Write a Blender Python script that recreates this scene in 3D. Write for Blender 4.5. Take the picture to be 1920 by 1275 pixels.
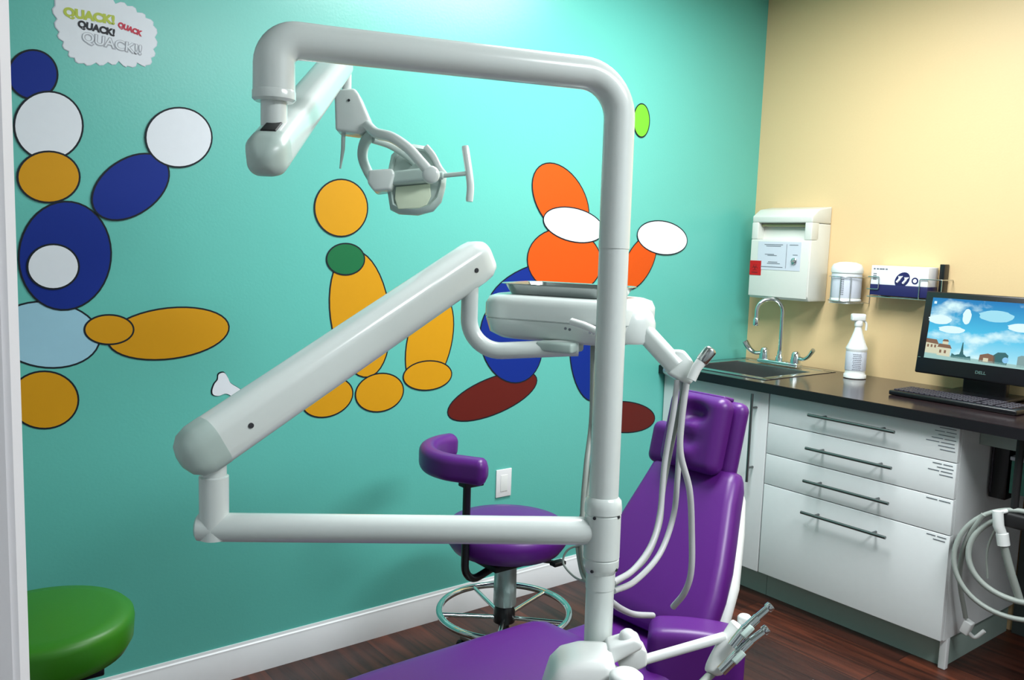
import bpy, bmesh, math, random
from mathutils import Vector, Matrix, Euler
random.seed(7)
S = bpy.context.scene
for o in list(bpy.data.objects): bpy.data.objects.remove(o)
PI = math.pi

# ------------------------------------------------------------ camera, world, lights, exposure
CAM = Vector((-3.539, -2.6275, 1.4372)); YAW, PITCH, ROLL, F = .9087, -.1116, .0335, 1598.8
cf = Vector((math.cos(PITCH)*math.cos(YAW), math.cos(PITCH)*math.sin(YAW), math.sin(PITCH)))
r0 = cf.cross(Vector((0, 0, 1))).normalized(); u0 = r0.cross(cf)
cr = math.cos(ROLL)*r0 + math.sin(ROLL)*u0
cu = -math.sin(ROLL)*r0 + math.cos(ROLL)*u0
cd = bpy.data.cameras.new('camera'); cam = bpy.data.objects.new('camera', cd); S.collection.objects.link(cam)
cam.matrix_world = Matrix(((cr.x, cu.x, -cf.x, CAM.x), (cr.y, cu.y, -cf.y, CAM.y), (cr.z, cu.z, -cf.z, CAM.z), (0, 0, 0, 1)))
cd.sensor_width = 36; cd.lens = F/1920*36; cd.clip_start = .02; S.camera = cam
W = bpy.data.worlds.new('world'); S.world = W; W.use_nodes = True
W.node_tree.nodes['Background'].inputs[0].default_value = (.80, .90, 1, 1)
W.node_tree.nodes['Background'].inputs[1].default_value = .12
S.view_settings.view_transform = 'Standard'; S.view_settings.look = 'None'
S.view_settings.gamma = 1; S.view_settings.use_curve_mapping = False
S.view_settings.exposure = 0.25

def area(name, loc, aim, sx, sy, power, col=(1, 1, 1)):
    l = bpy.data.lights.new(name, 'AREA'); l.shape = 'RECTANGLE'; l.size = sx; l.size_y = sy
    l.energy = power; l.color = col
    o = bpy.data.objects.new(name, l); S.collection.objects.link(o); o.location = loc
    o.rotation_euler = (Vector(aim)-Vector(loc)).to_track_quat('-Z', 'Y').to_euler()
    return o
area('ceiling_panel_lamp', (-1.40, -.95, 2.66), (-1.40, -.95, 0), 1.2, .6, 58, (.95, .985, 1))
area('ceiling_panel_lamp', (-1.70, -2.90, 2.66), (-1.70, -2.90, 0), 1.2, .6, 66, (.95, .985, 1))

def ray(px, py): return cf + cr*((px-960)/F) + cu*((637.5-py)/F)
def at(px, py, d): return CAM + ray(px, py)*d
def hit(px, py, ax, v):
    k = ray(px, py); return CAM + k*((v-CAM[ax])/k[ax])

# ------------------------------------------------------------ materials
def lin(c): return tuple((x/12.92 if x <= .04045 else ((x+.055)/1.055)**2.4) for x in [v/255 for v in c])+(1,)
def mat(name, rgb, rough=.5, metal=0, bump=0, scale=40, var=0, coat=0, spec=None):
    m = bpy.data.materials.new(name); m.use_nodes = True; nt = m.node_tree; b = nt.nodes['Principled BSDF']
    col = lin(rgb); b.inputs['Base Color'].default_value = col
    b.inputs['Roughness'].default_value = rough; b.inputs['Metallic'].default_value = metal
    if coat: b.inputs['Coat Weight'].default_value = coat; b.inputs['Coat Roughness'].default_value = .15
    if spec is not None: b.inputs['Specular IOR Level'].default_value = spec
    tc = nt.nodes.new('ShaderNodeTexCoord'); n = nt.nodes.new('ShaderNodeTexNoise'); n.inputs['Scale'].default_value = scale
    n.inputs['Detail'].default_value = 4
    nt.links.new(tc.outputs['Object'], n.inputs['Vector'])
    mx = nt.nodes.new('ShaderNodeMix'); mx.data_type = 'RGBA'
    v = max(var, .02)
    mx.inputs[6].default_value = tuple(c*(1-v) for c in col[:3])+(1,); mx.inputs[7].default_value = tuple(min(1, c*(1+v)) for c in col[:3])+(1,)
    nt.links.new(n.outputs['Fac'], mx.inputs[0]); nt.links.new(mx.outputs[2], b.inputs['Base Color'])
    if bump:
        bp = nt.nodes.new('ShaderNodeBump'); bp.inputs['Strength'].default_value = bump; bp.inputs['Distance'].default_value = .002
        nt.links.new(n.outputs['Fac'], bp.inputs['Height']); nt.links.new(bp.outputs[0], b.inputs['Normal'])
    return m
def emis(name, rgb, k):
    m = bpy.data.materials.new(name); m.use_nodes = True; b = m.node_tree.nodes['Principled BSDF']
    b.inputs['Base Color'].default_value = (0.01, 0.01, 0.01, 1); b.inputs['Emission Color'].default_value = lin(rgb); b.inputs['Emission Strength'].default_value = k
    return m
M = dict(
    teal=mat('teal_wall_paint', (94, 184, 172), .31, bump=.12, scale=120),
    yellow=mat('cream_yellow_wall_paint', (220, 192, 144), .5, bump=.12, scale=120),
    plain=mat('grey_wall_paint', (150, 156, 160), .6, bump=.1, scale=120),
    ceil=mat('ceiling_white', (205, 207, 207), .8),
    trim=mat('white_gloss_trim', (226, 228, 230), .35),
    casing=mat('door_casing_white', (222, 222, 226), .4),
    shell=mat('white_enamel', (212, 220, 217), .22, coat=.3),
    shell2=mat('white_plastic', (226, 230, 228), .35),
    greyp=mat('grey_green_plastic', (178, 196, 190), .35),
    purple=mat('purple_vinyl', (86, 24, 118), .38, bump=.05, scale=300),
    green=mat('green_vinyl', (44, 118, 4), .42, bump=.05, scale=300),
    lam=mat('white_laminate', (226, 230, 230), .35),
    darkgrey=mat('knee_shade_grey', (58, 66, 64), .6), kick=mat('grey_green_laminate', (150, 168, 160), .5),
    counter=mat('dark_espresso_laminate', (42, 32, 34), .16, scale=60, var=.25),
    edge=mat('black_counter_edge', (16, 14, 18), .35),
    steel=mat('brushed_steel', (196, 200, 200), .22, 1), bar=mat('dark_satin_steel', (120, 124, 124), .3, 1),
    chrome=mat('polished_chrome', (215, 222, 222), .08, 1),
    black=mat('black_plastic', (14, 14, 18), .3),
    blackm=mat('black_rubber', (10, 10, 12), .6),
    keys=mat('dark_grey_keycaps', (46, 42, 52), .4),
    hose=mat('grey_silicone_hose', (188, 190, 192), .4),
    hose2=mat('dim_grey_hose', (150, 158, 152), .45),
    foil=mat('crinkled_silver_cover', (170, 190, 190), .28, .6, bump=1.0, scale=35),
    red=mat('red_label', (186, 2, 10), .5),
    darkred=mat('dark_red_ink', (110, 8, 14), .5),
    paper=mat('white_paper', (238, 240, 244), .7),
    greypaper=mat('pale_grey_paper', (200, 206, 216), .7),
    ink=mat('grey_ink', (110, 116, 124), .7),
    darkink=mat('dark_ink', (40, 42, 48), .7),
    navy=mat('navy_card', (24, 26, 84), .5),
    box=mat('dispenser_plastic', (214, 216, 208), .35),
    boxdark=mat('dispenser_slot_inside', (150, 150, 110), .5),
    glass=mat('pale_lens_plastic', (214, 226, 200), .12),
    blue=mat('sticker_blue', (4, 40, 132), .55, spec=.25), lblue=mat('sticker_pale_blue', (150, 196, 214), .55, spec=.25),
    amber=mat('sticker_amber', (204, 146, 12), .55, spec=.25), orange=mat('sticker_orange', (212, 80, 10), .55, spec=.25),
    maroon=mat('sticker_maroon', (96, 24, 16), .55, spec=.25), sgreen=mat('sticker_green', (16, 104, 60), .55, spec=.25),
    lime=mat('sticker_lime', (110, 190, 50), .55, spec=.25), swhite=mat('sticker_white', (222, 228, 234), .55, spec=.25),
    outline=mat('sticker_outline', (16, 26, 34), .55, spec=.25), olive=mat('lettering_olive', (176, 190, 70), .5),
    crim=mat('lettering_crimson', (190, 40, 66), .5), grey=mat('lettering_grey', (168, 172, 180), .5),
    teabox=mat('sea_green_plastic', (60, 130, 112), .4),
)
def floor_mat():
    m = bpy.data.materials.new('dark_red_brown_wood_floor'); m.use_nodes = True; nt = m.node_tree; b = nt.nodes['Principled BSDF']; L = nt.links.new
    tc = nt.nodes.new('ShaderNodeTexCoord'); mp = nt.nodes.new('ShaderNodeMapping'); mp.inputs['Rotation'].default_value = (0, 0, PI/2)
    L(tc.outputs['Object'], mp.inputs[0])
    br = nt.nodes.new('ShaderNodeTexBrick'); br.inputs['Scale'].default_value = 1; br.inputs['Brick Width'].default_value = 1.2; br.inputs['Row Height'].default_value = .125
    br.inputs['Mortar Size'].default_value = .0015; br.inputs['Color1'].default_value = lin((84, 42, 28)); br.inputs['Color2'].default_value = lin((52, 26, 20)); br.inputs['Mortar'].default_value = lin((20, 10, 8))
    L(mp.outputs[0], br.inputs['Vector'])
    mp2 = nt.nodes.new('ShaderNodeMapping'); mp2.inputs['Scale'].default_value = (30, 2.2, 1); L(tc.outputs['Object'], mp2.inputs[0])
    n = nt.nodes.new('ShaderNodeTexNoise'); n.inputs['Scale'].default_value = 1; n.inputs['Detail'].default_value = 8; n.inputs['Distortion'].default_value = .6; L(mp2.outputs[0], n.inputs['Vector'])
    cr_ = nt.nodes.new('ShaderNodeValToRGB'); cr_.color_ramp.elements[0].position = .35; cr_.color_ramp.elements[0].color = (.35, .35, .35, 1); cr_.color_ramp.elements[1].position = .7; cr_.color_ramp.elements[1].color = (1.5, 1.35, 1.2, 1)
    L(n.outputs['Fac'], cr_.inputs[0])
    mx = nt.nodes.new('ShaderNodeMix'); mx.data_type = 'RGBA'; mx.blend_type = 'MULTIPLY'; mx.inputs[0].default_value = 1
    L(br.outputs['Color'], mx.inputs[6]); L(cr_.outputs[0], mx.inputs[7]); L(mx.outputs[2], b.inputs['Base Color'])
    b.inputs['Roughness'].default_value = .38
    bp = nt.nodes.new('ShaderNodeBump'); bp.inputs['Strength'].default_value = .25; bp.inputs['Distance'].default_value = .002; L(n.outputs['Fac'], bp.inputs['Height']); L(bp.outputs[0], b.inputs['Normal'])
    return m
M['floor'] = floor_mat()

# ------------------------------------------------------------ object helpers
def tag(o, label, cat, group=None):
    o['label'] = label; o['category'] = cat
    if group: o['group'] = group
    return o
def thing(name, label, cat, loc, group=None):
    o = bpy.data.objects.new(name, None); S.collection.objects.link(o); o.location = loc; o.empty_display_size = .05
    return tag(o, label, cat, group)
def obj(name, bm, m, parent=None, sharp=40, label=None):
    me = bpy.data.meshes.new(name); bmesh.ops.recalc_face_normals(bm, faces=bm.faces[:]); bm.to_mesh(me); bm.free()
    me.materials.append(M[m] if isinstance(m, str) else m)
    for p in me.polygons: p.use_smooth = True
    me.set_sharp_from_angle(angle=math.radians(sharp))
    o = bpy.data.objects.new(name, me); S.collection.objects.link(o)
    if parent:
        o.parent = parent
        if parent.type == 'EMPTY': o.matrix_parent_inverse = Matrix.LocRotScale(parent.location, parent.rotation_euler, parent.scale).inverted()
    if label: o['label'] = label
    return o
def struct(name, bm, m, sharp=30):
    o = obj(name, bm, m, None, sharp); o['kind'] = 'structure'; return o
def B(): return bmesh.new()
def xf(bm, vs, R=None, c=None):
    for v in vs:
        if R is not None: v.co = R @ v.co
        if c is not None: v.co += Vector(c)
def box(bm, c, s, R=None, bev=0, seg=3):
    r = bmesh.ops.create_cube(bm, size=1); vs = r['verts']
    for v in vs: v.co = Vector((v.co.x*s[0], v.co.y*s[1], v.co.z*s[2]))
    if bev:
        es = list({e for v in vs for e in v.link_edges})
        q = bmesh.ops.bevel(bm, geom=es, offset=bev, segments=seg, profile=.5, affect='EDGES')
        vs = list({v for f in q['faces'] for v in f.verts} | {v for v in vs if v.is_valid})
    xf(bm, vs, R, c); return vs
def bx(bm, x0, x1, y0, y1, z0, z1, bev=0):
    return box(bm, ((x0+x1)/2, (y0+y1)/2, (z0+z1)/2), (abs(x1-x0), abs(y1-y0), abs(z1-z0)), bev=bev)
def rbox(bm, c, s, r, R=None, n=14, fn=None):
    """cushion: cube grid pushed to rounded corners, fn displaces in local space"""
    g = bmesh.ops.create_cube(bm, size=1); es = list({e for v in g['verts'] for e in v.link_edges})
    q = bmesh.ops.subdivide_edges(bm, edges=es, cuts=n, use_grid_fill=True)
    vs = bm.verts[:]
    h = [a/2 for a in s]
    for v in vs:
        p = Vector([math.copysign(abs(v.co[i]*2)**.75, v.co[i])*h[i] for i in range(3)])
        k = Vector([max(-(h[i]-r), min(h[i]-r, p[i])) for i in range(3)]); d = p-k
        if d.length > 1e-6: p = k+d.normalized()*r
        if fn: p = fn(p)
        v.co = p
    xf(bm, vs, R, c); return vs
def frames(pts):
    T = []
    for i in range(len(pts)):
        a = pts[max(0, i-1)]; b = pts[min(len(pts)-1, i+1)]; T.append((b-a).normalized())
    n = T[0].orthogonal().normalized(); out = []
    for i, t in enumerate(T):
        n = (n - t*n.dot(t)).normalized(); out.append((t, n, t.cross(n)))
    return out
def sweep(bm, pts, rad, seg=20, sec=None, up=None, cap=True):
    """sec: list of (a,b) local section offsets (a along side, b along up); rad scalar or list"""
    pts = [Vector(p) for p in pts]; fr = frames(pts); rings = []
    for i, p in enumerate(pts):
        t, n, b = fr[i]
        if up is not None:
            n = Vector(up).cross(t).normalized(); b = t.cross(n)
        k = rad[i] if isinstance(rad, (list, tuple)) else rad
        if sec: ring = [bm.verts.new(p+n*(a*k)+b*(c*k)) for a, c in sec]
        else: ring = [bm.verts.new(p+n*(math.cos(2*PI*j/seg)*k)+b*(math.sin(2*PI*j/seg)*k)) for j in range(seg)]
        rings.append(ring)
    m = len(rings[0])
    for i in range(len(rings)-1):
        for j in range(m): bm.faces.new((rings[i][j], rings[i][(j+1) % m], rings[i+1][(j+1) % m], rings[i+1][j]))
    if cap: bm.faces.new(rings[0][::-1]); bm.faces.new(rings[-1])
def fillet(pts, rad, n=8):
    pts = [Vector(p) for p in pts]; out = [pts[0]]
    for i in range(1, len(pts)-1):
        a, p, c = pts[i-1], pts[i], pts[i+1]; r = rad[i-1] if isinstance(rad, (list, tuple)) else rad
        u = (a-p).normalized(); v = (c-p).normalized(); ang = u.angle(v); t = r/math.tan(ang/2)
        A = p+u*t; w = (u+v).normalized(); C0 = p+w*(r/math.sin(ang/2)); e1 = (A-C0); Bp = p+v*t; e2 = Bp-C0
        th = e1.angle(e2)
        for k in range(n+1):
            s = k/n; out.append(C0 + (e1*math.sin((1-s)*th)+e2*math.sin(s*th))/math.sin(th))
    out.append(pts[-1]); return out
def spline(pts, n=8):
    pts = [Vector(p) for p in pts]; P = [2*pts[0]-pts[1]]+pts+[2*pts[-1]-pts[-2]]; out = []
    for i in range(1, len(P)-2):
        for k in range(n):
            t = k/n; a, b, c, d = P[i-1:i+3]
            out.append(.5*((2*b)+(c-a)*t+(2*a-5*b+4*c-d)*t*t+(3*b-a-3*c+d)*t**3))
    out.append(pts[-1]); return out
def rsec(w, h, r, n=5):
    o = []
    for sx, sy, a0 in ((1, 1, 0), (-1, 1, PI/2), (-1, -1, PI), (1, -1, 1.5*PI)):
        for k in range(n+1):
            a = a0+PI/2*k/n; o.append((sx*(w/2-r)+r*math.cos(a), sy*(h/2-r)+r*math.sin(a)))
    return o
def lathe(bm, prof, c, axis=(0, 0, 1), seg=32, sx=1):
    ax = Vector(axis).normalized(); n = ax.orthogonal().normalized() if abs(ax.z) < .99 else Vector((1, 0, 0)); b = ax.cross(n); c = Vector(c); rings = []
    for r, h in prof: rings.append([bm.verts.new(c+ax*h+(n*math.cos(2*PI*j/seg)*sx+b*math.sin(2*PI*j/seg))*max(r, 1e-4)) for j in range(seg)])
    for i in range(len(rings)-1):
        for j in range(seg): bm.faces.new((rings[i][j], rings[i][(j+1) % seg], rings[i+1][(j+1) % seg], rings[i+1][j]))
    bm.faces.new(rings[0][::-1]); bm.faces.new(rings[-1])
def prism(bm, pts, n, t, bev=0):
    """polygon of world points extruded by n*t, edges bevelled"""
    v0 = [bm.verts.new(Vector(p)) for p in pts]; v1 = [bm.verts.new(Vector(p)+Vector(n).normalized()*t) for p in pts]; m = len(pts)
    fs = [bm.faces.new(v0), bm.faces.new(v1[::-1])]
    for i in range(m): fs.append(bm.faces.new((v0[i], v1[i], v1[(i+1) % m], v0[(i+1) % m])))
    if bev:
        es = [e for e in {e for f in fs for e in f.edges}]
        bmesh.ops.recalc_face_normals(bm, faces=fs)
        bmesh.ops.bevel(bm, geom=es, offset=bev, segments=3, profile=.5, affect='EDGES')
def hand(pts): return [at(*p) for p in pts]
def tube(pts, r, seg=16):
    bm = B(); sweep(bm, pts, r, seg); return bm
def text(name, s, size, origin, X, Y, m, parent, ext=.0004, sx=1, bold=0):
    cu_ = bpy.data.curves.new(name, 'FONT'); cu_.body = s; cu_.size = size; cu_.extrude = ext; cu_.align_x = 'CENTER'; cu_.align_y = 'CENTER'; cu_.offset = bold
    t = bpy.data.objects.new(name, cu_); S.collection.objects.link(t); bpy.context.view_layer.update()
    me = bpy.data.meshes.new_from_object(t.evaluated_get(bpy.context.evaluated_depsgraph_get())); bpy.data.objects.remove(t)
    X = Vector(X).normalized(); Y = Vector(Y).normalized(); Z = X.cross(Y)
    for v in me.vertices: v.co = Vector(origin)+X*(v.co.x*sx)+Y*v.co.y+Z*v.co.z
    me.materials.clear(); me.materials.append(M[m]); o = bpy.data.objects.new(name, me); S.collection.objects.link(o)
    if parent:
        o.parent = parent
        if parent.type == 'EMPTY': o.matrix_parent_inverse = Matrix.Translation(-parent.location)
    return o

# ------------------------------------------------------------ room
H = 2.7; XL = -3.445; YF = -3.7; T = .12
b = B(); bx(b, -4.6, T, YF-T, T, -.1, 0); struct('floor', b, 'floor')
b = B(); bx(b, XL-T, T, YF-T, T, H, H+.1); struct('ceiling', b, 'ceil')
b = B(); bx(b, XL-T, T, 0, T, 0, H); struct('wall_back', b, 'teal')
b = B(); bx(b, 0, T, YF, 0, 0, H); struct('wall_right', b, 'yellow')
b = B(); bx(b, XL-T, T, YF-T, YF, 0, H); struct('wall_front', b, 'plain')
JY = -1.826; JZ = 2.1; JY2 = -2.95
b = B(); bx(b, XL-T, XL, JY+.02, 0, 0, H); bx(b, XL-T, XL, YF, JY2-.02, 0, H); bx(b, XL-T, XL, JY2-.02, JY+.02, JZ+.02, H); struct('wall_left', b, 'plain')
# jamb lining and casings of the doorway the camera stands in
b = B(); bx(b, XL-T-.002, XL+.002, JY, JY+.02, 0, JZ); bx(b, XL-T-.002, XL+.002, JY2-.02, JY2, 0, JZ); bx(b, XL-T-.002, XL+.002, JY2-.02, JY+.02, JZ, JZ+.02)
struct('door_1', b, 'casing')
def casing(bm, y0, s):
    sec = [(0, 0), (0, .008), (.006, .016), (.012, .013), (.05, .015), (.055, .019), (.064, .019), (.07, .012), (.07, 0)]
    for z0, z1 in ((0, JZ+.07),):
        v0 = [bm.verts.new((XL+b_, y0+s*a, z0)) for a, b_ in sec]; v1 = [bm.verts.new((XL+b_, y0+s*a, z1)) for a, b_ in sec]
        m = len(sec)
        for i in range(m): bm.faces.new((v0[i], v0[(i+1) % m], v1[(i+1) % m], v1[i]))
        bm.faces.new(v0); bm.faces.new(v1[::-1])
b = B(); casing(b, JY+.004, 1); casing(b, JY2-.004, -1); bx(b, XL, XL+.018, JY2, JY, JZ+.004, JZ+.07); struct('trim_1', b, 'casing')
# baseboards
def baseboard(name, pts):
    sec = [(0, 0), (.014, 0), (.014, .085), (.010, .092), (.010, .100), (.006, .104), (.004, .112), (0, .112)]
    b = B(); v = []
    for p, n in pts: v.append([b.verts.new((p[0]+n[0]*a, p[1]+n[1]*a, z)) for a, z in sec])
    m = len(sec)
    for i in range(len(v)-1):
        for j in range(m): b.faces.new((v[i][j], v[i][(j+1) % m], v[i+1][(j+1) % m], v[i+1][j]))
    b.faces.new(v[0]); b.faces.new(v[-1][::-1]); struct(name, b, 'trim')
baseboard('baseboard_back', [((XL, 0), (0, -1)), ((-.60, 0), (0, -1))])
baseboard('baseboard_front', [((0, YF), (0, 1)), ((XL, YF), (0, 1))])
baseboard('baseboard_left', [((XL, JY+.075), (1, 0)), ((XL, -.02), (1, 0))])
# ceiling fixtures around the two panel lamps
for i, (x, y) in enumerate(((-1.40, -.95), (-1.70, -2.90))):
    t = thing('ceiling_light', ['flat white ceiling panel light nearer the teal wall', 'flat white ceiling panel light further from the teal wall'][i], 'ceiling light', (x, y, H))
    b = B(); w2 = .62; bx(b, x-w2, x+w2, y-.32, y+.32, H-.018, H)
    obj('housing', b, 'trim', t)
    b = B()
    for a in (-1, 1): bx(b, x+a*w2-.015, x+a*w2+.015, y-.32, y+.32, H-.05, H-.018); bx(b, x-w2-.02, x+w2+.02, y+a*.31-.015, y+a*.31+.015, H-.05, H-.018)
    obj('frame', b, 'trim', t)

# ------------------------------------------------------------ base cabinets and worktop
CB = (-.62, 0)
def cabinet_body(bm, y0, y1):
    t = .018
    bx(bm, -.58, -.02, y0, y0-t, .114, .876); bx(bm, -.58, -.02, y1+t, y1, .114, .876)
    bx(bm, -.58, -.02, y0-t, y1+t, .114, .132); bx(bm, -.035, -.02, y0-t, y1+t, .132, .876)
    bx(bm, -.58, -.50, y0-t, y1+t, .858, .876)
def bar_handle(parent, a, b_, off=(1, 0, 0)):
    a = Vector(a); b_ = Vector(b_); d = (b_-a); bm = B(); sweep(bm, [a, b_], .006, 14)
    for k in (.16, .84):
        p = a+d*k; sweep(bm, [p, Vector((-.60, p.y, p.z))], .0045, 10)
    return obj('handle', bm, 'bar', parent)
t = thing('base_cabinet', 'white one-door base cabinet under the sink, beside the teal wall', 'cabinet', (-.3, -.285, 0))
b = B(); cabinet_body(b, -.004, -.572); obj('body', b, 'lam', t)
b = B(); bx(b, -.53, -.515, -.004, -.572, 0, .114); obj('toe_kick', b, 'kick', t)
b = B(); bx(b, -.60, -.581, -.006, -.570, .116, .872, bev=.0015); d = obj('door', b, 'lam', t)
bar_handle(d, (-.635, -.515, .862), (-.635, -.515, .492))
t = thing('drawer_cabinet', 'white four-drawer base cabinet with long bar handles', 'cabinet', (-.3, -.95, 0))
b = B(); cabinet_body(b, -.574, -1.332); obj('body', b, 'lam', t)
b = B(); bx(b, -.53, -.515, -.574, -1.318, 0, .114); obj('toe_kick', b, 'kick', t)
b = B(); bx(b, -.514, -.02, -1.300, -1.318, 0, .114); obj('side_kick', b, 'kick', t)
for xa in (-.555,): b = B(); bx(b, xa, xa+.025, -1.308, -1.333, 0, .114, bev=.003); obj('foot', b, 'lam', t)
zz = [.874, .749, .622, .495, .116]
lab = [[.06, .075, .06, .085, .10, .06, .055], [.07, .06, .085, .05], [.085], [.07, .045]]
for i in range(4):
    b = B(); bx(b, -.60, -.581, -.576, -1.330, zz[i+1]+.0015, zz[i]-.0015, bev=.0015); d = obj('drawer', b, 'lam', t)
    zh = [.821, .690, .560, .434][i]
    bar_handle(d, (-.635, -.776, zh), (-.635, -1.123, zh))
    b = B()
    for k, w in enumerate(lab[i]):
        z = zz[i]-.012-k*.0125; yy = -1.322+random.uniform(.0, .008); n = 2 if w > .06 else 1; c = yy
        for s_ in range(n):
            ww = w/n-.004; bx(b, -.6012, -.5995, c, c+ww, z-.0012, z+.0012); c += ww+.006
    obj('list_label', b, 'ink', d, label='small dark printed list lines')
# worktop with sink cut-out
SX0, SX1, SY0, SY1 = -.535, -.075, -.065, -.495
b = B(); ZT = .914; ZB = .878; YE = -3.0
for x0, x1, y0, y1 in ((-.635, SX0, -.001, YE), (SX1, -.001, -.001, YE), (SX0, SX1, -.001, SY0), (SX0, SX1, SY1, YE)): bx(b, x0, x1, y0, y1, ZB, ZT)
w = obj('worktop', b, 'counter'); tag(w, 'long dark espresso worktop running along the yellow wall', 'worktop'); 
b = B(); bx(b, -.638, -.635, -.001, YE, ZB-.002, ZT-.002); obj('edge_band', b, 'edge', w)
b = B(); bx(b, -.45, -.432, -1.334, -2.98, .80, .878); obj('apron', b, 'kick', w)
b = B(); bx(b, -.60, -.02, -2.96, -2.98, 0, .878); obj('side_panel', b, 'lam', w)
b = B(); bx(b, -.018, -.002, -1.336, -2.96, 0, .876); obj('knee_shade_sheet', b, 'darkgrey', w)  # added dark sheet over the wall, puts knee-space shade into its colour
# sink
t = thing('sink', 'stainless drop-in sink set in the dark worktop corner', 'sink', (-.3, -.28, .914))
b = B(); R0 = (-.565, -.045, -.035, -.525)
for x0, x1, y0, y1 in ((R0[0], SX0+.012, R0[2], R0[3]), (SX1-.012, R0[1], R0[2], R0[3]), (SX0, SX1, R0[2], SY0-.012), (SX0, SX1, SY1+.012, R0[3])): bx(b, x0, x1, y0, y1, .9145, .9175, bev=.001)
obj('rim', b, 'steel', t)
b = B(); i0, i1, j0, j1 = SX0+.012, SX1-.10, SY0-.012, SY1+.012; zb = .76
bx(b, SX0+.008, i0+.004, j0, j1, zb, .9145); bx(b, i1, i1+.012, j0, j1, zb, .9145); bx(b, i0, i1, j0+.008, j0, zb, .9145); bx(b, i0, i1, j1, j1-.008, zb, .9145); bx(b, i0, i1, j0, j1, zb-.004, zb); bx(b, i1+.004, SX1, j0, j1, .911, .9165)
obj('basin', b, 'steel', t)
b = B(); lathe(b, [(.05, 0), (.05, .004), (.042, .005), (.038, .001)], (-.30, -.28, zb)); obj('drain', b, 'chrome', t)
# faucet
fx, fy = -.115, -.275
t = thing('faucet', 'chrome gooseneck tap with two wing handles on the sink', 'faucet', (fx, fy, .9185))
b = B(); box(b, (fx, fy, .929), (.05, .22, .02), bev=.008); lathe(b, [(.020, 0), (.019, .02), (.013, .03), (.012, .05)], (fx, fy, .936)); obj('base', b, 'chrome', t)
b = B(); pts = fillet([(fx, fy, .95), (fx, fy, 1.225), (fx-.10, fy+.07, 1.225), (fx-.10, fy+.07, 1.13)], .058, 10); sweep(b, pts, .0095, 16); obj('spout', b, 'chrome', t)
b = B(); lathe(b, [(.012, 0), (.014, .004), (.014, .03), (.011, .036)], (fx-.10, fy+.07, 1.10)); obj('aerator', b, 'chrome', t)
for s in (-1, 1):
    b = B(); y = fy+s*.085; lathe(b, [(.024, 0), (.023, .02), (.019, .045), (.013, .055), (.004, .058)], (fx, y, .935)); 
    sweep(b, spline([(fx, y+s*.01, .965), (fx-.01, y+s*.045, .962), (fx-.015, y+s*.075, .978), (fx-.02, y+s*.10, 1.01)]), [.008]*9+[.008+.0003*k for k in range(16)], 12, sec=[(a*1.3, c*.8) for a, c in [(math.cos(q*PI/6), math.sin(q*PI/6)) for q in range(12)]])
    obj('wing_handle', b, 'chrome', t)
# spray bottle
px_, py_ = -.13, -.665; t = thing('spray_bottle', 'white trigger spray bottle with grey label on the worktop', 'bottle', (px_, py_, .914))
b = B(); lathe(b, [(.040, 0), (.046, .003), (.046, .016), (.041, .022), (.041, .03), (.042, .120), (.045, .125), (.044, .132), (.036, .148), (.026, .175), (.018, .200), (.014, .218), (.014, .232)], (px_, py_, .914), seg=40); bo = obj('bottle_body', b, 'shell2', t)
b = B(); lathe(b, [(.0425, 0), (.0428, .001), (.0428, .079), (.0425, .08)], (px_, py_, .950), seg=40); obj('label_band', b, 'greypaper', t, label='pale grey wrap label')
b = B()
for k in range(9):
    a = math.radians(215)+(.05 if k % 2 else 0); z = 1.020-k*.008
    for q in range(5): 
        aa = a+(q-2)*.16; box(b, (px_+.0432*math.cos(aa), py_+.0432*math.sin(aa), z), (.001, .0055, .0022), Matrix.Rotation(aa, 3, 'Z'))
obj('label_print', b, 'ink', t)
b = B(); lathe(b, [(.016, 0), (.017, .002), (.017, .02), (.014, .024)], (px_, py_, 1.138)); box(b, (px_-.003, py_+.002, 1.176), (.060, .028, .032), Matrix.Rotation(-.65, 3, 'Z'), bev=.007); obj('spray_head', b, 'shell2', t)
b = B(); sweep(b, spline([(px_+.012, py_-.012, 1.168), (px_+.022, py_-.022, 1.150), (px_+.024, py_-.022, 1.122)]), .005, 10); obj('trigger', b, 'shell2', t)

# ------------------------------------------------------------ wall items on the yellow wall
t = thing('sharps_cabinet', 'white locking sharps disposal cabinet mounted in the corner above the sink', 'sharps cabinet', (-.075, -.26, 1.23))
Y0, Y1 = -.10, -.42
def yzbox(b, x0, x1, ya, yb, z0, z1, bev=0): return bx(b, x0, x1, ya, yb, z0, z1, bev)
b = B()
# body profile in x,z extruded along y (sloped hood at top)
prof = [(-.002, 1.225), (-.135, 1.225), (-.150, 1.245), (-.150, 1.50), (-.108, 1.50), (-.100, 1.575), (-.002, 1.575)]
prism(b, [(x, Y0, z) for x, z in prof], (0, -1, 0), .32, .004)
body = obj('body', b, 'box', t)
b = B(); prism(b, [(x, Y0, z) for x, z in [(-.002, 1.577), (-.100, 1.577), (-.150, 1.577), (-.152, 1.607), (-.100, 1.640), (-.002, 1.655)]], (0, -1, 0), .32, .006); 
obj('hood', b, 'box', t)
for ya in (Y0, Y1+.036):
    b = B(); bx(b, -.151, -.095, ya, ya-.036, 1.50, 1.578, bev=.004); obj('hood_post', b, 'box', t)
b = B(); bx(b, -.128, -.112, Y0-.037, Y1+.037, 1.560, 1.572, bev=.003); obj('slot_lip', b, 'boxdark', t)
b = B(); bx(b, -.154, -.150, Y0-.004, Y1+.004, 1.236, 1.495, bev=.0015); dr = obj('door', b, 'box', t)
b = B(); bx(b, -.1555, -.154, -.145, -.375, 1.36, 1.49); obj('instruction_label', b, 'greypaper', dr, label='pale grey instruction sticker')
b = B()
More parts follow.
